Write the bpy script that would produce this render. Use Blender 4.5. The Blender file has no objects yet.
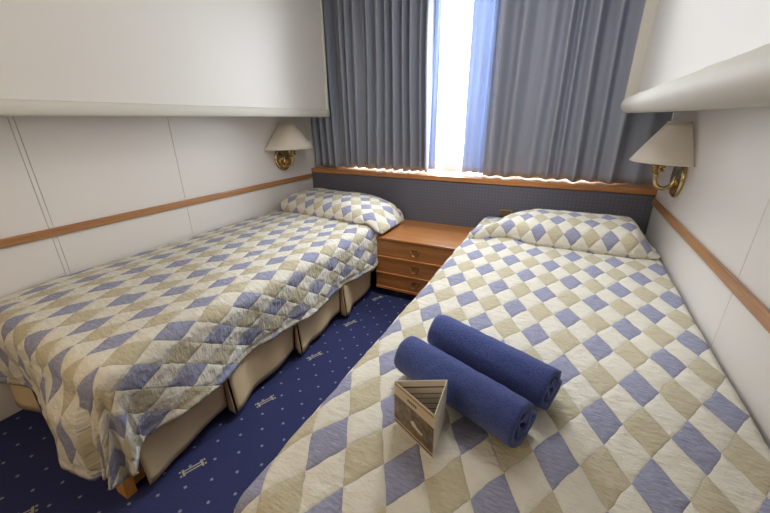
import bpy, bmesh, math, random
from mathutils import Vector, Matrix, noise
random.seed(7)
SC = bpy.context.scene
COL = SC.collection
PI = math.pi
W = 2.281            # inside width of the cabin
YF = -2.95           # wall behind the camera
ZC = 2.06            # ceiling
BED_Z = 0.485

# ------------------------------------------------------------------ helpers
def srgb(r, g, b):
    f = lambda c: (c/255/12.92) if c/255 <= .04045 else ((c/255+.055)/1.055)**2.4
    return (f(r), f(g), f(b), 1)

def link(name, me, m=None, parent=None, smooth=False):
    o = bpy.data.objects.new(name, me); COL.objects.link(o)
    if m is not None:
        for mm in (m if isinstance(m, (list, tuple)) else [m]): me.materials.append(mm)
    if parent is not None: o.parent = parent
    if smooth:
        for p in me.polygons: p.use_smooth = True
    return o

def obj(name, bm, m=None, parent=None, smooth=False):
    me = bpy.data.meshes.new(name)
    bmesh.ops.recalc_face_normals(bm, faces=bm.faces)
    bm.to_mesh(me); bm.free()
    return link(name, me, m, parent, smooth)

def thing(name, label, cat, loc=(0, 0, 0), group=None):
    o = bpy.data.objects.new(name, None); COL.objects.link(o)
    o.empty_display_size = .05
    o.location = loc; o['label'] = label; o['category'] = cat
    if group: o['group'] = group
    return o

def tag(o, label, cat, group=None):
    o['label'] = label; o['category'] = cat
    if group: o['group'] = group
    return o

def struct(o):
    o['kind'] = 'structure'; return o

def box(bm, x0, x1, y0, y1, z0, z1, bev=0, seg=2):
    vs = [bm.verts.new(c) for c in [(x0,y0,z0),(x1,y0,z0),(x1,y1,z0),(x0,y1,z0),(x0,y0,z1),(x1,y0,z1),(x1,y1,z1),(x0,y1,z1)]]
    fs = [bm.faces.new([vs[i] for i in q]) for q in [(0,3,2,1),(4,5,6,7),(0,1,5,4),(1,2,6,5),(2,3,7,6),(3,0,4,7)]]
    if bev:
        es = set(e for f in fs for e in f.edges)
        bmesh.ops.bevel(bm, geom=list(es), offset=bev, segments=seg, affect='EDGES', profile=.5)
    return bm

def newbox(*a, **k):
    return box(bmesh.new(), *a, **k)

def prism(bm, pts, axis, a, b):
    """closed polygon extruded along an axis; pts are the two other coordinates in order"""
    def mk(p, t):
        return {'x': (t, p[0], p[1]), 'y': (p[0], t, p[1]), 'z': (p[0], p[1], t)}[axis]
    A = [bm.verts.new(mk(p, a)) for p in pts]; B = [bm.verts.new(mk(p, b)) for p in pts]
    n = len(pts)
    bm.faces.new(A); bm.faces.new(B[::-1])
    for i in range(n):
        bm.faces.new((A[i], B[i], B[(i+1) % n], A[(i+1) % n]))
    return bm

def tube(bm, pts, r, seg=12, cap=True):
    pts = [Vector(p) for p in pts]; rings = []
    up = Vector((0, 0, 1))
    prev = None
    for i, p in enumerate(pts):
        d = (pts[min(i+1, len(pts)-1)] - pts[max(i-1, 0)]).normalized()
        if prev is None:
            n = d.cross(up)
            if n.length < 1e-3: n = d.cross(Vector((0, 1, 0)))
        else:
            n = prev - d*prev.dot(d)
        n.normalize(); prev = n; b = d.cross(n)
        rr = r[i] if isinstance(r, (list, tuple)) else r
        rings.append([bm.verts.new(p + n*rr*math.cos(2*PI*k/seg) + b*rr*math.sin(2*PI*k/seg)) for k in range(seg)])
    for a, b in zip(rings, rings[1:]):
        for k in range(seg):
            bm.faces.new((a[k], a[(k+1) % seg], b[(k+1) % seg], b[k]))
    if cap:
        bm.faces.new(rings[0][::-1]); bm.faces.new(rings[-1])
    return bm

def lathe(bm, prof, M, seg=32):
    """prof: (radius, height) pairs, M: matrix placing the local z axis"""
    rings = []
    for r, h in prof:
        if r < 1e-5: rings.append([bm.verts.new(M @ Vector((0, 0, h)))])
        else: rings.append([bm.verts.new(M @ Vector((r*math.cos(2*PI*k/seg), r*math.sin(2*PI*k/seg), h))) for k in range(seg)])
    for a, b in zip(rings, rings[1:]):
        for k in range(seg):
            q = [a[k % len(a)], a[(k+1) % len(a)], b[(k+1) % len(b)], b[k % len(b)]]
            q2 = []
            for v in q:
                if v not in q2: q2.append(v)
            if len(q2) > 2: bm.faces.new(q2)
    return bm

def grid_mesh(name, nu, nv, fn, m, parent=None, uvfn=None, solid=0, offset=-1, smooth=True):
    """fn(i/nu, j/nv) -> point, uvfn -> cloth coordinates in metres"""
    verts = [fn(i/nu, j/nv) for j in range(nv+1) for i in range(nu+1)]
    faces = [(j*(nu+1)+i, j*(nu+1)+i+1, (j+1)*(nu+1)+i+1, (j+1)*(nu+1)+i) for j in range(nv) for i in range(nu)]
    me = bpy.data.meshes.new(name); me.from_pydata(verts, [], faces)
    if uvfn:
        uv = me.uv_layers.new(name='cloth')
        uvs = [uvfn(i/nu, j/nv) for j in range(nv+1) for i in range(nu+1)]
        for l in me.loops: uv.data[l.index].uv = uvs[l.vertex_index]
    me.update()
    o = link(name, me, m, parent, smooth)
    if solid:
        s = o.modifiers.new('thickness', 'SOLIDIFY'); s.thickness = solid; s.offset = offset
    return o

def sstep(a, b, x):
    t = min(1, max(0, (x-a)/(b-a))); return t*t*(3-2*t)

def nz(x, y, z=0): return noise.noise(Vector((x, y, z)))

# ------------------------------------------------------------------ materials
class NT:
    def __init__(s, name):
        s.m = bpy.data.materials.new(name); s.m.use_nodes = True
        s.t = s.m.node_tree; s.b = s.t.nodes['Principled BSDF']; s.out = s.t.nodes['Material Output']
    def n(s, typ, **k):
        nd = s.t.nodes.new(typ)
        for a, v in k.items(): setattr(nd, a, v)
        return nd
    def l(s, a, b): s.t.links.new(a, b)
    def put(s, sock, v):
        if isinstance(v, (int, float, tuple, list)): sock.default_value = v
        else: s.l(v, sock)
    def math(s, op, a, b=0.0, c=None):
        nd = s.n('ShaderNodeMath', operation=op)
        s.put(nd.inputs[0], a); s.put(nd.inputs[1], b)
        if c is not None: s.put(nd.inputs[2], c)
        return nd.outputs[0]
    def mix(s, f, a, b):
        nd = s.n('ShaderNodeMix', data_type='RGBA')
        s.put(nd.inputs['Factor'], f); s.put(nd.inputs['A'], a); s.put(nd.inputs['B'], b)
        return nd.outputs['Result']
    def noise(s, vec, scale, detail=4, rough=.55, scl=None):
        nd = s.n('ShaderNodeTexNoise'); nd.inputs['Scale'].default_value = scale
        nd.inputs['Detail'].default_value = detail; nd.inputs['Roughness'].default_value = rough
        if scl:
            mp = s.n('ShaderNodeMapping'); mp.inputs['Scale'].default_value = scl
            s.l(vec, mp.inputs['Vector']); vec = mp.outputs[0]
        s.l(vec, nd.inputs['Vector']); return nd.outputs['Fac']
    def coord(s, k='Object'): return s.n('ShaderNodeTexCoord').outputs[k]
    def uv(s): return s.n('ShaderNodeUVMap', uv_map='cloth').outputs[0]
    def sep(s, v):
        nd = s.n('ShaderNodeSeparateXYZ'); s.l(v, nd.inputs[0]); return nd.outputs
    def ramp(s, f, lo, hi):
        nd = s.n('ShaderNodeMapRange'); s.put(nd.inputs[0], f); nd.inputs[1].default_value = lo; nd.inputs[2].default_value = hi
        nd.clamp = True
        return nd.outputs[0]
    def bump(s, h, strength, dist):
        nd = s.n('ShaderNodeBump'); nd.inputs['Strength'].default_value = strength; nd.inputs['Distance'].default_value = dist
        s.l(h, nd.inputs['Height']); s.l(nd.outputs[0], s.b.inputs['Normal']); return nd
    def base(s, c, rough=.6, metal=0, spec=.5):
        s.put(s.b.inputs['Base Color'], c); s.b.inputs['Roughness'].default_value = rough
        s.b.inputs['Metallic'].default_value = metal; s.b.inputs['Specular IOR Level'].default_value = spec
        return s

def plain(name, c, rough=.6, metal=0, spec=.5, nscale=0, namt=.06, bump=0):
    t = NT(name)
    if nscale:
        f = t.noise(t.coord(), nscale)
        d = tuple(x*(1-namt*2) for x in c[:3])+(1,)
        t.base(t.mix(f, d, c), rough, metal, spec)
        if bump: t.bump(f, bump, .002)
    else: t.base(c, rough, metal, spec)
    return t.m

def wood(name, a, b, axis, rough=.35):
    t = NT(name); v = t.coord()
    sc = [38, 38, 38]; sc['xyz'.index(axis)] = 2.2
    g = t.noise(v, 1.0, 6, .6, tuple(sc))
    g2 = t.noise(v, 1.0, 3, .5, tuple(x*4 for x in sc))
    f = t.math('ADD', t.math('MULTIPLY', g, .75), t.math('MULTIPLY', g2, .25))
    t.base(t.mix(t.ramp(f, .3, .7), a, b), rough)
    t.b.inputs['Coat Weight'].default_value = .15
    return t.m

M = {}
M['wall'] = plain('wall laminate', srgb(228, 225, 221), .42, nscale=2.2, namt=.012)
M['frontwall'] = plain('brown veneer partition', srgb(128, 98, 70), .5)
M['gap'] = plain('joint shadow gap', srgb(176, 173, 166), .8)
M['bunk'] = plain('bunk laminate', srgb(221, 219, 214), .45, nscale=1.6, namt=.012)
M['lip'] = plain('bunk edge padding', srgb(208, 206, 197), .6, nscale=9, namt=.03, bump=.3)
M['ceiling'] = plain('ceiling paint', srgb(215, 212, 206), .7)
M['trimwood'] = wood('orange brown trim wood', srgb(150, 104, 62), srgb(186, 136, 88), 'y')
M['ledgewood'] = wood('ledge wood', srgb(158, 102, 54), srgb(200, 140, 80), 'x')
M['cabwood'] = wood('cherry cabinet wood', srgb(146, 95, 50), srgb(180, 122, 70), 'x', .3)
M['cablit'] = wood('lit drawer edge wood', srgb(190, 122, 62), srgb(222, 156, 92), 'x', .35)  # cabinet wood lightened: light from above painted into the projecting edges
M['legwood'] = wood('orange leg wood', srgb(222, 148, 60), srgb(244, 178, 88), 'z', .4)
M['dark'] = plain('dark plinth', srgb(40, 30, 26), .7)
M['brass'] = plain('polished brass', srgb(196, 176, 128), .16, 1)
M['bracket'] = plain('aged brass pull', srgb(176, 142, 96), .3, 1)
M['shade'] = plain('cream lamp shade paper', srgb(226, 219, 206), .8, nscale=60, namt=.02)
M['white'] = plain('white frame paint', srgb(238, 238, 238), .4)
M['bulb'] = plain('unlit frosted bulb', srgb(235, 232, 225), .3)
M['skirt'] = plain('tan skirt cloth', srgb(226, 202, 160), .85, nscale=120, namt=.06, bump=.2)
M['base'] = plain('bed base ticking', srgb(140, 120, 90), .9)
M['socket'] = plain('brown socket face', srgb(96, 78, 56), .4)

# shade paper lets some light through
def translucent(name, c, fac, rough=.8, nscale=0, tc=None, stripes=None):
    t = NT(name)
    col = c
    if nscale:
        col = t.mix(t.noise(t.coord(), nscale), tuple(x*.86 for x in c[:3])+(1,), c)
    t.base(col, rough, 0, .2)
    tr = t.n('ShaderNodeBsdfTranslucent'); tr.inputs[0].default_value = tc or c
    mx = t.n('ShaderNodeMixShader'); mx.inputs[0].default_value = fac
    t.l(t.b.outputs[0], mx.inputs[1]); t.l(tr.outputs[0], mx.inputs[2]); t.l(mx.outputs[0], t.out.inputs[0])
    return t.m
M['curtain'] = translucent('blue grey curtain cloth', srgb(166, 173, 189), .035, .85, 180, srgb(150, 158, 180))
M['lining'] = translucent('pale blue curtain lining', srgb(168, 182, 212), .20, .8, 90, srgb(198, 210, 234))

t = NT('window glass'); tr = t.n('ShaderNodeBsdfTransparent'); gl = t.n('ShaderNodeBsdfGlossy'); gl.inputs['Roughness'].default_value = .02
mx = t.n('ShaderNodeMixShader'); mx.inputs[0].default_value = .06
t.l(tr.outputs[0], mx.inputs[1]); t.l(gl.outputs[0], mx.inputs[2]); t.l(mx.outputs[0], t.out.inputs[0]); M['glass'] = t.m

# headboard cloth: charcoal blue with rows of tiny pale dots
t = NT('headboard cloth'); v = t.coord(); x, y, z = t.sep(v)
p = .021
a = t.math('SUBTRACT', t.math('FRACT', t.math('DIVIDE', x, p)), .5)
row = t.math('DIVIDE', z, p)
b = t.math('SUBTRACT', t.math('FRACT', row), .5)
d = t.math('SQRT', t.math('ADD', t.math('MULTIPLY', a, a), t.math('MULTIPLY', b, b)))
dot = t.ramp(d, .26, .12)
nf = t.noise(v, 260, 3)
bc = t.mix(nf, srgb(84, 84, 95), srgb(112, 112, 122))
t.base(t.mix(t.math('MULTIPLY', dot, .4), bc, srgb(134, 135, 146)), .95, 0, .1); t.bump(nf, .4, .001); M['headcloth'] = t.m

# carpet: navy with a diagonal lattice of pale dots and a small double bar motif
t = NT('navy dotted carpet'); v = t.coord(); x, y, z = t.sep(v)
u = t.math('DIVIDE', t.math('SUBTRACT', x, .843), .0535); w_ = t.math('DIVIDE', t.math('ADD', y, 1.85), .0555)
A = t.math('MULTIPLY', t.math('ADD', u, w_), .5); B = t.math('MULTIPLY', t.math('SUBTRACT', u, w_), .5)
ca = t.math('SUBTRACT', A, t.math('ROUND', A)); cb = t.math('SUBTRACT', B, t.math('ROUND', B))
dx = t.math('MULTIPLY', t.math('ADD', ca, cb), .0535); dy = t.math('MULTIPLY', t.math('SUBTRACT', ca, cb), .0555)
wob = t.math('MULTIPLY', t.math('SUBTRACT', t.noise(v, 300, 2), .5), .006)
d = t.math('ADD', t.math('SQRT', t.math('ADD', t.math('MULTIPLY', dx, dx), t.math('MULTIPLY', dy, dy))), wob)
dot = t.ramp(d, .0062, .0030)
mu = t.math('DIVIDE', t.math('SUBTRACT', x, .858), .322); mv = t.math('DIVIDE', t.math('ADD', y, 1.85), .3335)
mx_ = t.math('MULTIPLY', t.math('SUBTRACT', mu, t.math('ROUND', mu)), .322); my_ = t.math('MULTIPLY', t.math('SUBTRACT', mv, t.math('ROUND', mv)), .3335)
ang = math.radians(68)
p1 = t.math('ADD', t.math('MULTIPLY', mx_, math.cos(ang)), t.math('MULTIPLY', my_, math.sin(ang)))
p2 = t.math('SUBTRACT', t.math('MULTIPLY', my_, math.cos(ang)), t.math('MULTIPLY', mx_, math.sin(ang)))
ap1 = t.math('ABSOLUTE', p1); ap2 = t.math('ABSOLUTE', p2)
def seg(cx, hx, cy, hy):
    return t.math('MULTIPLY', t.math('LESS_THAN', t.math('ABSOLUTE', t.math('SUBTRACT', ap1, cx)), hx), t.math('LESS_THAN', t.math('ABSOLUTE', t.math('SUBTRACT', ap2, cy)), hy))
mot = t.math('MAXIMUM', seg(0, .030, .0055, .0026), t.math('MAXIMUM', seg(.029, .0035, .0, .014), seg(.038, .003, .009, .0035)))
nf = t.noise(v, 300, 3, .7); nl = t.noise(v, 7, 3)
bc = t.mix(nf, srgb(27, 28, 58), srgb(72, 78, 124))
bc = t.mix(t.math('MULTIPLY', nl, .35), bc, srgb(40, 46, 90))
c1 = t.mix(t.math('MULTIPLY', dot, .6), bc, srgb(168, 172, 190))
c2 = t.mix(t.math('MULTIPLY', mot, .65), c1, srgb(196, 190, 160))
t.base(c2, .95, 0, .1); t.bump(nf, .6, .003); M['carpet'] = t.m

# diamond patchwork print, in cloth coordinates (metres)
def quilt_mat(name, w, h, rot, ox, oy, soft=1.0, shear=None):
    t = NT(name); uv = t.uv()
    wv = t.n('ShaderNodeTexNoise'); wv.inputs['Scale'].default_value = 16; t.l(uv, wv.inputs['Vector'])
    x, y, z = t.sep(uv); wx, wy, wz = t.sep(wv.outputs['Color'])
    x = t.math('SUBTRACT', x, ox); y = t.math('SUBTRACT', y, oy)
    x = t.math('ADD', x, t.math('MULTIPLY', t.math('SUBTRACT', wx, .5), .012)); y = t.math('ADD', y, t.math('MULTIPLY', t.math('SUBTRACT', wy, .5), .012))
    c, s = math.cos(rot), math.sin(rot)
    xr = t.math('ADD', t.math('MULTIPLY', x, c), t.math('MULTIPLY', y, s)); yr = t.math('SUBTRACT', t.math('MULTIPLY', y, c), t.math('MULTIPLY', x, s))
    if shear is not None: yr = t.math('SUBTRACT', y, t.math('MULTIPLY', x, shear))
    a = t.math('DIVIDE', xr, w); b = t.math('DIVIDE', yr, h)
    U = t.math('ADD', a, b); V = t.math('SUBTRACT', a, b)
    iu = t.math('ROUND', U); iv = t.math('ROUND', V)
    ou = t.math('ABSOLUTE', t.math('MODULO', iu, 2.0)); ov = t.math('ABSOLUTE', t.math('MODULO', iv, 2.0))
    ou = t.math('GREATER_THAN', ou, .5); ov = t.math('GREATER_THAN', ov, .5)
    khaki = t.math('MULTIPLY', ou, ov); blue = t.math('MULTIPLY', t.math('SUBTRACT', 1.0, ou), t.math('SUBTRACT', 1.0, ov))
    streak = t.noise(uv, 1.0, 5, .65, (55, 240, 1)); fine = t.noise(uv, 520, 2)
    st2 = t.noise(uv, 34, 4)
    kcol = t.mix(t.ramp(streak, .3, .7), srgb(178, 170, 144), srgb(200, 192, 168))
    bcol = t.mix(t.ramp(streak, .28, .72), srgb(124, 127, 152), srgb(166, 169, 192))
    ccol = t.mix(st2, srgb(208, 205, 192), srgb(225, 222, 210))
    col = t.mix(khaki, ccol, kcol); col = t.mix(blue, col, bcol)
    t.base(col, .9, 0, .15)
    t.b.inputs['Sheen Weight'].default_value = .1
    # stitched channels between the patches and the puckers they pull
    fu = t.math('ABSOLUTE', t.math('SUBTRACT', t.math('SUBTRACT', U, iu), 0.0)); fv = t.math('ABSOLUTE', t.math('SUBTRACT', V, iv))
    edge = t.math('MAXIMUM', fu, fv)
    pil = t.math('SQRT', t.ramp(edge, .5, .30))
    puck = t.noise(uv, 1.0, 3, .6, (26, 50, 1))
    puck2 = t.noise(uv, 20, 4, .62)
    hgt = t.math('ADD', t.math('MULTIPLY', pil, .45), t.math('ADD', t.math('MULTIPLY', puck, 1.1*soft), t.math('MULTIPLY', puck2, .8*soft)))
    hgt = t.math('ADD', hgt, t.math('MULTIPLY', fine, .06))
    t.bump(hgt, .75, .011)
    return t.m
M['quiltL'] = quilt_mat('diamond print of the wall side bed', .0785, .137, math.radians(-6), .648, -1.744, 1.0)
M['quiltR'] = quilt_mat('diamond print of the towel bed', .0812, .1425, math.radians(-1.3), 1.741, -1.170, .8, .04)
M['pillowL'] = quilt_mat('diamond print of the wall side pillow', .076, .11, math.radians(-4), .33, .10, .9)
M['pillowR'] = quilt_mat('diamond print of the towel bed pillow', .0765, .115, 0, 1.752, .075, .7)

t = NT('blue terry cloth'); v = t.coord(); nf = t.noise(v, 330, 3, .7); nl = t.noise(v, 22, 3)
bc = t.mix(t.ramp(nf, .3, .7), srgb(46, 60, 120), srgb(92, 108, 170)); bc = t.mix(t.math('MULTIPLY', nl, .4), bc, srgb(56, 72, 140))
t.base(bc, 1.0, 0, .05); t.b.inputs['Sheen Weight'].default_value = .25; t.b.inputs['Sheen Roughness'].default_value = .5
t.bump(t.math('ADD', nf, t.math('MULTIPLY', nl, .6)), .8, .004); M['terry'] = t.m

M['card'] = plain('brochure card', srgb(232, 226, 214), .45)
M['cardband'] = plain('brochure tan band', srgb(196, 180, 152), .45)
t = NT('brochure photograph'); v = t.coord(); f = t.noise(v, 60, 5, .7)
t.base(t.mix(t.ramp(f, .35, .7), srgb(66, 54, 42), srgb(138, 122, 98)), .35); M['cardphoto'] = t.m
M['ink'] = plain('brochure ink', srgb(92, 80, 70), .5)
M['inkred'] = plain('brochure brown rule', srgb(104, 62, 60), .5)
M['pale'] = plain('brochure pale vessel', srgb(200, 194, 178), .5)

# ------------------------------------------------------------------ the cabin
struct(obj('floor', newbox(-.02, W+.02, YF-.02, .26, -.05, 0), M['carpet']))
struct(obj('ceiling', newbox(-.05, W+.05, YF-.05, .30, ZC, ZC+.05), M['ceiling']))
def wall_panels(name, xin, sgn, cuts):
    """laminate boards with narrow joints over a backing; sgn +1 when the room lies at +x of the face"""
    bk = newbox(min(xin-sgn*.010, xin-sgn*.05), max(xin-sgn*.010, xin-sgn*.05), YF-.05, .30, -.05, ZC+.05)
    w = struct(obj(name, bk, M['gap']))
    edges = [YF] + cuts + [.26]
    bm = bmesh.new()
    for y0, y1 in zip(edges[:-1], edges[1:]):
        g = .0007
        box(bm, min(xin, xin-sgn*.0095), max(xin, xin-sgn*.0095), y0+g, y1-g, 0, ZC-.001, .0012, 1)
    obj('laminate_boards', bm, M['wall'], w)
    return w
wall_panels('wall_left', 0, 1, [-1.704, -1.688, -1.107])
wall_panels('wall_right', W, -1, [-1.9, -1.124])
bm = bmesh.new()
box(bm, 0, W, .012, .30, 0, .70)
box(bm, 0, .28, .17, .30, .70, ZC); box(bm, W-.28, W, .17, .30, .70, ZC); box(bm, .28, W-.28, .17, .30, 1.86, ZC)
struct(obj('wall_back', bm, M['wall']))
struct(obj('wall_front', newbox(-.05, W+.05, YF-.05, YF, -.05, ZC+.05), M['frontwall']))
# window behind the curtains
wf = struct(thing('window_1', 'cabin window between the two curtains', 'window', (W/2, .2, .76)))
for k in ('label', 'category'): del wf[k]
bm = bmesh.new()
fx0, fx1, fz0, fz1 = .281, W-.281, .735, 1.859
for a in [(fx0, fx1, fz0, fz0+.055), (fx0, fx1, fz1-.05, fz1), (fx0, fx0+.05, fz0+.055, fz1-.05), (fx1-.05, fx1, fz0+.055, fz1-.05)]:
    box(bm, a[0]-W/2, a[1]-W/2, -.02, .03, a[2]-.76, a[3]-.76, .004)
obj('window_frame', bm, M['white'], wf)
obj('window_glass', newbox(fx0+.05-W/2, fx1-.05-W/2, .003, .007, fz0+.055-.76, fz1-.05-.76), M['glass'], wf)
# wooden ledge and rails
bm = newbox(.001, W-.001, -.006, .168, .699, .730, .004)
struct(obj('trim_1', bm, M['ledgewood']))
struct(obj('trim_2', newbox(.0005, .014, YF+.01, -.008, .656, .690, .005, 3), M['trimwood']))
struct(obj('trim_3', newbox(W-.014, W-.0005, YF+.01, -.008, .650, .684, .005, 3), M['trimwood']))
struct(obj('trim_4', newbox(.002, W-.002, .02, .15, 1.952, 1.985, .003), M['white']))   # curtain track
# upholstered headboard panel, full width under the ledge
hb = obj('headboard_panel', newbox(.003, W-.003, .0005, .0115, .02, .6985, .003), M['headcloth'])
tag(hb, 'charcoal blue dotted cloth headboard panel under the wooden window ledge', 'headboard')
tag(obj('wall_socket', newbox(1.490, 1.566, -.007, .0002, .500, .545, .003), M['bracket']), 'small brass wall socket plate on the headboard behind the right pillow', 'socket')
SO = bpy.data.objects['wall_socket']
obj('socket_insert', newbox(1.497, 1.559, -.0085, -.0068, .506, .539, .001), M['socket'], SO)

# ------------------------------------------------------------------ folded bunks
def bunk(sgn, xw, label, recess):
    """sgn +1 on the left wall; local u runs from the wall into the room"""
    P = .250; y0, y1 = YF+.02, -.062; z0, z1 = 1.106, 1.93
    X = lambda u: xw + sgn*u
    t = thing('folding_bunk', label, 'bunk', (xw, -1.4, z0))
    L = Matrix.Translation(Vector((-xw, 1.4, -z0)))
    def add(name, bm, m, smooth=False):
        bm.transform(L); return obj(name, bm, m, t, smooth)
    def bx(u0, u1, *r, **k): return newbox(min(X(u0), X(u1)), max(X(u0), X(u1)), *r, **k)
    add('bunk_body', bx(.001, P-recess-.012, y0, y1-.02, z0+.03, z1), M['bunk'])
    add('front_panel', bx(P-recess-.012, P-recess, y0, y1-.019, z0+.035, z1, bev=.002), M['bunk'])
    add('end_board', bx(.001, P, y1-.018, y1, z0+.012, z1, bev=.004), M['bunk'] if recess < .02 else M['lip'])
    # padded rounded bottom edge
    bm = bmesh.new(); n = 14; ny = 60
    rad = .030 if recess < .02 else .037
    rings = []
    for j in range(ny+1):
        y = y0 + (y1+.004-y0)*j/ny
        prof = [(.004, z0+.004)]
        endf = 1 - .55*sstep(.965, 1.0, j/ny)**2
        wob = .0022*nz(y*7, 3.1*sgn) + .0015*nz(y*19, 5)
        for k in range(n+1):
            a = -PI/2 + (PI)*k/n*.98
            u = P - .022 + (rad*1.05+wob)*math.cos(a)*endf*1.0
            z = z0 + rad + (rad + wob)*math.sin(a)*endf
            prof.append((u, z))
        if recess < .02:      # the left bunk has a flat edge strip, only softly rounded
            prof = [(.004, z0+.004), (P-.010, z0+.001+wob*.3), (P-.002, z0+.003), (P+.003, z0+.009), (P+.004+wob*.3, z0+.028), (P+.003, z0+.044), (P-.002, z0+.0495), (P-.010, z0+.051)]
        prof.append((.004, z0+rad*1.8))
        rings.append([bm.verts.new((X(u), y, z)) for u, z in prof])
    for A, B in zip(rings, rings[1:]):
        for k in range(len(A)): bm.faces.new((A[k], A[(k+1) % len(A)], B[(k+1) % len(A)], B[k]))
    bm.faces.new(rings[0]); bm.faces.new(rings[-1][::-1])
    add('padded_edge', bm, M['lip'], True)
    return t
bunk(1, 0, 'folded white bunk on the left wall above the bed without towels', .012)
bunk(-1, W, 'folded white bunk with padded lower edge above the towel bed', .048)

# ------------------------------------------------------------------ curtains
def curtain(parent, name, x0, x1, z0, z1, yb, amp, period, seed, m, lean=0, solid=.002, nv=30):
    rnd = random.Random(seed)
    knots = [x0]
    while knots[-1] < x1: knots.append(knots[-1] + period*rnd.uniform(.55, 1.5))
    amps = [rnd.uniform(.45, 1.15) for _ in knots]; shp = [rnd.uniform(-.35, .35) for _ in knots]
    def d(x):
        for i in range(len(knots)-1):
            if x < knots[i+1] or i == len(knots)-2:
                f = (x-knots[i])/(knots[i+1]-knots[i])
                f = min(1, max(0, f)); f = f + shp[i]*f*(1-f)
                return amps[i]*(.5-.5*math.cos(2*PI*f))**1.35
        return 0
    def fn(u, v):
        z = z0 + (z1-z0)*v
        x = x0 + (x1-x0)*u
        xs = x + .010*math.sin(z*3.1+seed)*math.sin(x*9) - lean*(z-1.2)
        k = .8 + .25*v
        y = yb - amp*k*d(xs) + .004*nz(x*40, z*3, seed) + .006*nz(x*11, z*1.6, seed+4)
        zz = z + (0.006*nz(x*22, 0, seed) if v == 0 else 0)
        return (x, y, zz)
    return grid_mesh(name, int((x1-x0)/.0035), nv, fn, m, parent, solid=solid, offset=0)
c1 = thing('curtain', 'blue grey pleated curtain left of the bright window gap', 'curtain', (.5, .08, .76), 'window curtains')
c2 = thing('curtain', 'blue grey pleated curtain right of the bright window gap', 'curtain', (1.8, .08, .76), 'window curtains')
def keep(o, p):
    o.matrix_parent_inverse = Matrix.Translation(-Vector(p.location)); return o
keep(curtain(c1, 'pleated_cloth', .002, .965, .742, 1.95, .112, .085, .058, 3, M['curtain']), c1)
keep(curtain(c1, 'lining', .925, .998, .760, 1.95, .118, .018, .03, 5, M['lining']), c1)
keep(curtain(c2, 'pleated_cloth', 1.335, W-.004, .738, 1.95, .112, .090, .105, 12, M['curtain']), c2)
keep(curtain(c2, 'lining', 1.192, 1.38, .752, 1.95, .122, .03, .06, 9, M['lining']), c2)

# ------------------------------------------------------------------ wall lamps
def lamp(sgn, xw, y0, label):
    t = thing('wall_lamp', label, 'lamp', (xw, y0, .85), 'bedside wall lamps')
    X = lambda u: sgn*u
    rb, rt, zb, zt = .192, .052, .055, .217     # half cone shade, flat towards the wall
    def fs(u, v):
        a = -PI/2 + PI*u
        return (X(.004 + .014*v + (rb + (.072-rb)*v)*math.cos(a)), (rb*1.05 + (rt-rb*1.05)*v)*math.sin(a), zb + (zt-zb)*v)
    sh = grid_mesh('lamp_shade', 48, 8, fs, M['shade'], t, solid=.003, offset=0)
    bm = bmesh.new()
    for v in (0, 1):
        tube(bm, [fs(k/40, v) for k in range(41)], .0028, 8)
    obj('rim_tape', bm, M['shade'], sh, True)
    bm = bmesh.new()
    R = Matrix.Rotation(sgn*PI/2, 4, 'Y') @ Matrix.Identity(4)
    Mx = Matrix.Translation((X(.0006), -.035, -.012)) @ Matrix.Rotation(sgn*PI/2, 4, 'Y')
    lathe(bm, [(0, .0), (.082, .0), (.086, .004), (.086, .010), (.078, .017), (.068, .014), (.05, .012), (.02, .020), (0, .022)], Mx, 48)
    obj('backplate', bm, M['brass'], t, True)
    bm = bmesh.new()
    pts = []
    for k in range(25):
        a = k/24
        ang = PI + PI*1.0*a
        pts.append((X(.053 + .037*math.cos(ang)), -.035, -.012 + .050*math.sin(ang)))
    pts = [(X(.010), -.035, .002), (X(.016), -.035, -.004)] + pts + [(X(.090), -.035, .008)]
    tube(bm, pts, .009, 12)
    obj('arm', bm, M['brass'], t, True)
    bm = bmesh.new()
    lathe(bm, [(0, 0), (.018, 0), (.027, .005), (.027, .011), (.021, .013), (.021, .018), (.027, .021), (.027, .029), (.021, .032), (.021, .052), (0, .052)], Matrix.Translation((X(.090), -.035, .008)), 24)
    obj('bulb_holder', bm, M['brass'], t, False)
    bm = bmesh.new()
    lathe(bm, [(.010, .05), (.014, .058), (.020, .078), (.021, .096), (.016, .116), (0, .126)], Matrix.Translation((X(.090), -.035, .010)), 20)
    obj('bulb', bm, M['bulb'], t, True)
    bm = bmesh.new()       # carrier holding the shade
    tube(bm, [(X(.090), -.035, .050), (X(.03), .08, .13), (X(.010), .10, .135)], .002, 6)
    tube(bm, [(X(.090), -.035, .050), (X(.03), -.08, .13), (X(.010), -.10, .135)], .002, 6)
    obj('shade_carrier', bm, M['brass'], t, True)
    return t
lamp(1, 0, -.282, 'brass wall lamp with cream half cone shade on the left wall under the bunk')
lamp(-1, W, -.298, 'brass wall lamp with cream half cone shade above the towel bed pillow')

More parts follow.
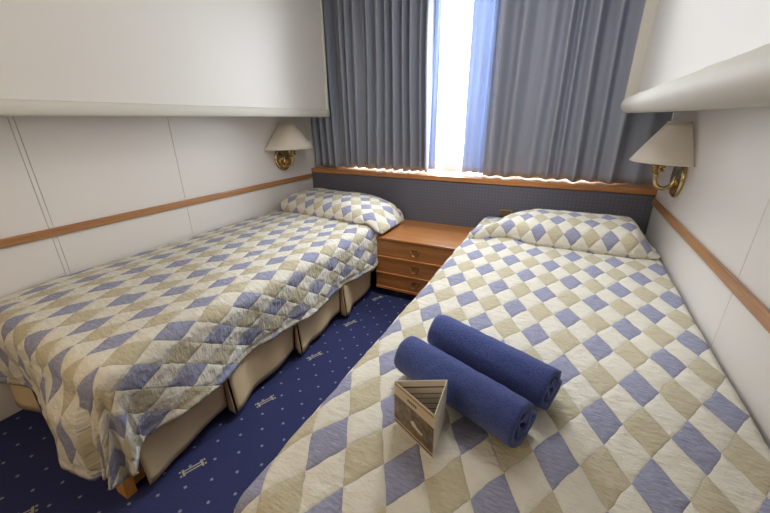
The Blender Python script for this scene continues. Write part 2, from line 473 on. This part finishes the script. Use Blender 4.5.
# ------------------------------------------------------------------ nightstand
nx0, nx1, ny0, ny1 = .818, 1.35, -.462, -.004
ns = thing('nightstand', 'reddish brown three drawer nightstand between the two beds', 'nightstand', ((nx0+nx1)/2, (ny0+ny1)/2, 0))
LN = Matrix.Translation(-Vector(ns.location))
def nadd(name, bm, m, parent=None, smooth=False):
    bm.transform(LN); return obj(name, bm, m, parent or ns, smooth)
nadd('carcass', newbox(nx0+.004, nx1-.004, ny0+.022, ny1, .05, .3855, .001), M['cabwood'])
nadd('plinth', newbox(nx0+.03, nx1-.03, ny0+.06, ny1-.01, 0, .05), M['dark'])
nadd('top_board', newbox(nx0, nx1, ny0, ny1, .386, .402, .004, 3), M['cabwood'])
for z0, z1 in ((.274, .3835), (.163, .271), (.062, .160)):
    d = nadd('drawer', newbox(nx0+.004, nx1-.004, ny0+.004, ny0+.0215, z0, z1, .0015), M['cabwood'])
    e = nadd('drawer_lip', newbox(nx0+.004, nx1-.004, ny0-.003, ny0+.0042, z0, z0+.007, .0015), M['cablit'], d)
    zc = (z0+z1)/2 + .004; xc = 1.092
    bm = bmesh.new()
    box(bm, xc-.030, xc+.030, ny0+.0005, ny0+.0045, zc+.010, zc+.022, .0015)
    pts = [(xc-.024, ny0-.004, zc+.014)] + [(xc-.022+.006*0, ny0-.010, zc+.006)] + [(xc-.018*math.cos(PI*k/12)*1.0, ny0-.012, zc-.004-.013*math.sin(PI*k/12)) for k in range(13)] + [(xc+.022, ny0-.010, zc+.006), (xc+.024, ny0-.004, zc+.014)]
    tube(bm, pts, .0032, 8)
    nadd('handle', bm, M['bracket'], d, False)
obj_b = nadd('bottom_rail', newbox(nx0+.002, nx1-.002, ny0+.002, ny0+.0215, .050, .0605, .001), M['cablit'])

# ------------------------------------------------------------------ beds
def bed(name, x0, x1, y0, y1, label, aisle, gaps, foot=True):
    """x0..x1 across, y1 head .. y0 foot, aisle = x of the open long side"""
    t = thing('bed', label, 'bed', ((x0+x1)/2, (y0+y1)/2, 0))
    L = Matrix.Translation(-Vector(t.location))
    def add(nm, bm, m, smooth=False):
        bm.transform(L); return obj(nm, bm, m, t, smooth)
    add('bed_base', newbox(x0, x1, y0, y1, .13, BED_Z-.026, .03, 3), M['base'])
    s = 1 if abs(aisle-x1) < abs(aisle-x0) else -1
    inner = x0 if s > 0 else x1
    lx_out = aisle - s*.055; lx_in = inner + s*.335
    for lx, ly in ((lx_out, y0-.035), (lx_in, y0-.03), (lx_out, y1-.12), (lx_in, y1-.12)):
        bm = bmesh.new()
        prism(bm, [(lx-.026, 0), (lx+.026, 0), (lx+.036, .135), (lx-.036, .135)], 'y', ly, ly+.03)
        prism(bm, [(ly+.0305, 0), (ly+.07, 0), (ly+.085, .135), (ly+.0305, .135)], 'x', lx-.026, lx-.002)
        add('leg', bm, M['legwood'])
    # cloth skirt: one panel per pleat, the near end flaring out
    for a, b in zip(gaps[:-1], gaps[1:]):
        n = 26
        def fn(u, v, a=a, b=b):
            y = a + (b-a)*u
            z = .034 + .30*v
            fl = (1-v)*( .030*sstep(.35, 0, u)**1.2 + .006*math.sin(u*9+a*7) - .014*sstep(.55, 1, u))
            zz = z + (1-v)*(.018*sstep(.4, 1, u) )
            return (aisle - s*.004 + s*(fl + .003*v), y, zz)
        o = grid_mesh('skirt_panel', n, 12, fn, M['skirt'], t, solid=.003, offset=0)
        o.matrix_parent_inverse = L
    if foot:
        xa, xb = (inner+s*.012, inner + s*.20)
        def fn2(u, v):
            x = xa + (xb-xa)*u
            return (x, y0 - .006 - (1-v)*.014*(1+math.sin(u*4)), .075 + .25*v)
        o = grid_mesh('skirt_panel', 16, 8, fn2, M['skirt'], t, solid=.003, offset=0); o.matrix_parent_inverse = L
    return t
bed('bed', .012, .785, -1.975, -.03, 'single bed along the left wall, tan skirt showing above the carpet', .800, [-1.962, -1.640, -1.628, -1.236, -1.222, -.846, -.832, -.475])
bed('bed', 1.43, W-.012, -2.06, -.03, 'single bed along the right wall, carrying the two rolled towels', 1.415, [-2.04, -1.66, -1.65, -1.26, -1.25, -.86, -.85, -.478], foot=False)

def bedspread(name, label, inner, outer, yh, yf, a, b, r, m, seed, ztop, folds, res=.0125, low=0):
    s = 1 if outer > inner else -1
    w = abs(outer-inner); l = yh - yf
    S = w - r + r*PI/2 + a; T = l - r + r*PI/2 + b
    nu, nv = int(S/res), int(T/res)
    def fn(u, v):
        ss, tt = u*S, v*T
        ds, dt = ss-(w-r), tt-(l-r)
        px, py = min(ss, w-r), min(tt, l-r)
        z = ztop(px, py)
        ox = oy = 0; drop = 0
        ed = max(ds, 0); ft = max(dt, 0)
        if ed > 0 or ft > 0:
            d = math.hypot(ed, ft); ph = math.atan2(ft, ed)
            Ae, Be = r*PI/2 + a, r*PI/2 + b
            kf = 1 + low*sstep(.52, .60, px)            # the foot hangs lower towards the open corner
            if ed > 0 and ft > 0:
                Ds = min(Ae/max(math.cos(ph), 1e-6), Be/max(math.sin(ph), 1e-6))
                q = sstep(0, .45, ph/(PI/2))
                d = d/Ds*(Ae*(1-q) + Be*kf*q)
            elif ft > 0: d *= kf
            cr = math.sin(2*ph)          # 1 on the corner diagonal
            if d < r*PI/2:
                o = r*math.sin(d/r); drop = r*(1-math.cos(d/r))
            else:
                h = d - r*PI/2
                o = r + h*.06; drop = r + h
                if ed > 0 and ft > 0:
                    k = folds[0]*cr + folds[1]*cr*math.cos(ph*12+folds[2])
                    o += h*k; drop -= h*abs(k)*.35
                else:
                    along = py if ft <= 0 else px
                    o += h*(.10*math.sin(along*11+seed) + .08*nz(along*9, seed)) + (.035*sstep(.52, .60, px)*sstep(0, .1, h) if (low and ft > 0) else 0)
            ox, oy = o*math.cos(ph), o*math.sin(ph)
        hang = sstep(0, r*PI/2, math.hypot(ed, ft))
        x = px + ox; y = py + oy
        wr = .0035*nz(ss*9, tt*9, seed) + .0020*nz(ss*26, tt*34, seed+2)
        wr2 = .006*nz(ss*13, tt*13, seed+5) + .0035*nz(ss*34, tt*30, seed)
        hd = min(S-ss, T-tt)          # distance to the hem: the gathered seam just above it
        wr2 += math.exp(-((hd-.050)/.022)**2)*.005*nz(ss*16 if S-ss > T-tt else tt*30, hd*14, seed+9) - .005*math.exp(-((hd-.026)/.006)**2)
        z = z - drop + wr*(1-hang) + (.0)*hang
        if hang > 0:
            ph = math.atan2(ft, ed)
            x += wr2*hang*math.cos(ph); y += wr2*hang*math.sin(ph)
        return (inner + s*x, yh - y, z)
    def uvf(u, v): return (inner + s*u*S, yh - v*T)
    o = grid_mesh(name, nu, nv, fn, m, None, uvf, solid=.011, offset=-1 if s < 0 else 1)
    tag(o, label, 'bedspread')
    return o
def zl(x, y): return BED_Z + .003 + .013*math.sin(PI*min(1, x/.5)) + .006*math.sin(x*4) - .012*sstep(1.7, 2.0, y)
def zr(x, y): return BED_Z + .012*sstep(1.1, .5, y) - .006*sstep(.2, .0, x)
bedspread('bedspread', 'quilted diamond patterned bedspread draped over the bed along the left wall', .018, .825, -.035, -2.012, .200, .205, .068, M['quiltL'], 1.7, zl, (.10, .10, 1.2), low=.27, res=.0085)
bedspread('bedspread', 'quilted diamond patterned bedspread under the two rolled blue towels', W-.016, 1.382, -.035, -2.085, .22, .22, .055, M['quiltR'], 8.3, zr, (.25, .2, 0))

# ------------------------------------------------------------------ pillows
def pillow(name, label, x0, x1, hfun, ycfun, ryfun, zb, m, seed):
    nu, nv = 90, 40
    arcs = {}
    def pt(u, v):
        x = x0 + (x1-x0)*u
        th = PI*v
        h = hfun(u); ry = ryfun(u); yc = ycfun(u)
        c = math.cos(th); sn = math.sin(th)
        y = yc - ry*math.copysign(abs(c)**.75, c)
        z = zb(u) + h*abs(sn)**.72
        k = sn
        n1 = .005*nz(x*11, v*5, seed) + .003*nz(x*25, v*12, seed+3)
        return Vector((x, y - n1*k*.8, z + n1*k))
    # arc length along the section for the print
    uvs = {}
    for i in range(nu+1):
        acc = 0; prev = None
        for j in range(nv+1):
            p = pt(i/nu, j/nv)
            if prev is not None: acc += (p-prev).length
            uvs[(i, j)] = (p.x, acc); prev = p
    bm = bmesh.new(); uvl = bm.loops.layers.uv.new('cloth')
    V = [[bm.verts.new(pt(i/nu, j/nv)) for i in range(nu+1)] for j in range(nv+1)]
    idx = {V[j][i]: (i, j) for j in range(nv+1) for i in range(nu+1)}
    for j in range(nv):
        for i in range(nu):
            bm.faces.new((V[j][i], V[j][i+1], V[j+1][i+1], V[j+1][i]))
    for i in range(nu):        # underside
        bm.faces.new((V[0][i+1], V[0][i], V[nv][i], V[nv][i+1]))
    for i in (0, nu):
        try: bm.faces.new([V[j][i] for j in range(nv+1)])
        except ValueError: pass
    for f in bm.faces:
        for lp in f.loops: lp[uvl].uv = uvs[idx[lp.vert]]
    o = obj(name, bm, m, None, True)
    return tag(o, label, 'pillow')
def hL(u): return .03 + .082*(sstep(-.02, .2, u)**.7)*(sstep(1.02, .6, u)**.75)
pillow('pillow', 'plump diamond patterned pillow at the head of the left bed', .012, .868, hL,
       lambda u: -.272 - .03*sstep(.6, 1, u), lambda u: .08 + .165*(sstep(-.02, .12, u)**.7)*(sstep(1.08, .8, u)**.5),
       lambda u: .494 + .018*sstep(.4, 0, u) - .07*sstep(.90, 1, u), M['pillowL'], 2)
def hR(u): return .005 + .087*(min(1, u/.33)**.95)*sstep(.985, .86, u) + .026*sstep(1.0, .93, u)
pillow('pillow', 'diamond patterned pillow at the head of the towel bed, tucked against the right wall', 1.420, 2.268, hR,
       lambda u: -.275 - .225*sstep(.25, 0, u) - .10*sstep(.88, 1, u), lambda u: .030 + .200*(sstep(-.02, .42, u)**.85)*(sstep(1.06, .86, u)),
       lambda u: .494 + .004*u, M['pillowR'], 6)

# ------------------------------------------------------------------ rolled towels
def towel(label, p0, p1, R, seed, turns=2.05):
    p0, p1 = Vector(p0), Vector(p1)
    ax = (p1-p0); Ln = ax.length; ax.normalize()
    side = ax.cross(Vector((0, 0, 1))).normalized(); up = side.cross(ax)
    t = thing('rolled_towel', label, 'towel', tuple((p0+p1)/2 - Vector((0, 0, R))), 'rolled blue towels')
    c = (p0+p1)/2
    pitch = .0215; th = .0165
    r_in = R - th/2 - pitch*turns
    nu, nv = int(turns*40), 40
    st = math.radians(-150)
    def fn(u, v):
        a = u*turns*2*PI
        r = r_in + pitch*turns*u
        y = -Ln/2 + Ln*v
        edge = sstep(.0, .05, v)*sstep(1, .95, v)
        tele = .010*(1-u)*(1 if v > .5 else -1)*sstep(.35, .5, abs(v-.5)) - .006*(u > .92)*0
        lump = .0022*nz(a*1.4, v*6, seed) + .0018*nz(math.cos(a)*5, v*13, seed+math.sin(a)*3)
        sag = 1 - .04*max(0, -math.sin(st-a))
        rr = r*(.955+.045*edge) + lump*(.3+.7*u)
        ph = st - a
        px, pz = rr*math.cos(ph), rr*math.sin(ph)*.97
        y2 = y + tele*0 + .0035*nz(a*1.1, seed, 2)*(1 if v > .98 or v < .02 else 0)
        q = side*px + up*pz + ax*y2
        return tuple(q + Vector((0, 0, R)))
    o = grid_mesh('towel_roll', nu, nv, fn, M['terry'], t, solid=th, offset=0)
    return t
RT = .060
zt0 = BED_Z + RT*.97 + .003
towel('rolled blue towel in front, behind the folded card, nearer the camera', (1.541, -1.630, zt0), (1.826, -1.738, zt0), RT, 1)
towel('rolled blue towel at the back, farther from the folded card', (1.578, -1.497, zt0), (1.870, -1.612, zt0), RT, 5)

# ------------------------------------------------------------------ folded card
zb = BED_Z + .0045
A, B, C = Vector((1.580, -1.793, 0)), Vector((1.675, -1.743, 0)), Vector((1.682, -1.842, 0))
cen = (A+B+C)/3
bro = thing('folded_card', 'three sided printed card standing on the bedspread before the towels', 'card', (cen.x, cen.y, zb))
H = .106; TH = .0009
def card_panel(name, P, Q, m, label=None):
    d = (Q-P); ln = d.length; d.normalize()
    n = Vector((d.y, -d.x, 0))
    if n.dot((P+Q)/2 - cen) < 0: n = -n
    def slab(x0, x1, z0, z1, o0, o1, mat, nm, par, poly=None):
        bm = bmesh.new()
        pts = poly or [(x0, z0), (x1, z0), (x1, z1), (x0, z1)]
        lo = [bm.verts.new(P - cen + d*a + n*o0 + Vector((0, 0, z))) for a, z in pts]
        hi = [bm.verts.new(P - cen + d*a + n*o1 + Vector((0, 0, z))) for a, z in pts]
        bm.faces.new(lo); bm.faces.new(hi[::-1])
        k = len(pts)
        for i in range(k): bm.faces.new((lo[i], lo[(i+1) % k], hi[(i+1) % k], hi[i]))
        return obj(nm, bm, mat, par)
    p = slab(0, ln, 0, H, -TH, 0, m, name, bro)
    return p, slab, ln
p, slab, ln = card_panel('front_panel', A, C, M['cardband'])
slab(.0, ln, .012, .074, .0001, .0004, M['cardphoto'], 'picture', p)
slab(.0, ln, .004, .008, .0001, .0004, M['ink'], 'rule', p)
slab(0, 0, 0, 0, .0005, .0007, M['pale'], 'pale_vessel', p, [(.050, .040), (.056, .034), (.082, .030), (.086, .036), (.070, .040), (.058, .048)])
for k in range(5):
    x = .040 + k*.0055
    slab(x, x+.0038, .083, .0895, .0001, .0004, M['ink'], 'print_mark', p)
slab(.0, ln, .0985, .1005, .0001, .0004, M['ink'], 'top_rule', p)
p, slab, ln = card_panel('back_panel', A, B, M['card'])
for z0, z1, x0, x1, mm in ((.088, .091, .004, ln-.004, 'inkred'), (.072, .0735, .008, ln-.010, 'ink'), (.060, .0612, .008, ln-.01, 'ink'), (.046, .0472, .008, ln-.01, 'ink'), (.032, .0332, .008, ln-.01, 'ink')):
    slab(x0, x1, z0, z1, -TH-.0004, -TH-.0001, M[mm], 'print_line', p)
p, slab, ln = card_panel('side_panel', B, C, M['card'])
slab(.012, ln-.012, .02, .085, -TH-.0004, -TH-.0001, M['cardphoto'], 'inner_picture', p)

# ------------------------------------------------------------------ light
w = bpy.data.worlds.new('daylight'); SC.world = w; w.use_nodes = True
bg = w.node_tree.nodes['Background']; bg.inputs[0].default_value = (.93, .96, 1, 1); bg.inputs[1].default_value = 6
def area(name, loc, rot, sx, sy, power, col):
    l = bpy.data.lights.new(name, 'AREA'); l.shape = 'RECTANGLE'; l.size = sx; l.size_y = sy; l.energy = power; l.color = col
    o = bpy.data.objects.new(name, l); COL.objects.link(o); o.location = loc; o.rotation_euler = rot
    return o
area('window_daylight', (1.14, .62, 1.5), (math.radians(-76), 0, 0), 1.5, 1.2, 230, (.90, .95, 1))
area('ceiling_light', (1.5, -.9, ZC-.03), (0, 0, 0), .7, .5, 9, (1, 1, 1))
sl = bpy.data.lights.new('added_spot', 'SPOT'); sl.energy = 50; sl.color = (.97, .98, 1); sl.spot_size = math.radians(74); sl.spot_blend = .35; sl.shadow_soft_size = .07  # unseen spot added so the cool light ends short of the bed feet
so = bpy.data.objects.new('added_spot', sl); COL.objects.link(so); so.location = (1.35, -.78, ZC-.04)
area('warm_fill', (.9, YF+.1, 1.25), (math.radians(70), 0, 0), .8, .8, 11, (1, .79, .54))  # warm fill added behind the camera, aimed at the bed ends

# ------------------------------------------------------------------ camera
yaw, pitch, roll = -0.467609759, -0.372640097, -0.0090919
cy, sy, cp, sp = math.cos(yaw), math.sin(yaw), math.cos(pitch), math.sin(pitch)
fw = Vector((sy*cp, cy*cp, sp)); rt = Vector((cy, -sy, 0)); up = rt.cross(fw)
rt2 = rt*math.cos(roll) + up*math.sin(roll); up2 = up*math.cos(roll) - rt*math.sin(roll)
cam = bpy.data.cameras.new('camera'); co = bpy.data.objects.new('camera', cam); COL.objects.link(co)
mw = Matrix((rt2, up2, -fw)).transposed().to_4x4(); mw.translation = Vector((1.82006685, -2.3062299, 1.08661376))
co.matrix_world = mw
cam.sensor_fit = 'HORIZONTAL'; cam.sensor_width = 36; cam.lens = 36*349.87/770; cam.clip_start = .02
SC.camera = co
SC.view_settings.view_transform = 'Standard'; SC.view_settings.look = 'None'
SC.view_settings.exposure = -.34; SC.view_settings.gamma = 1; SC.view_settings.use_curve_mapping = False
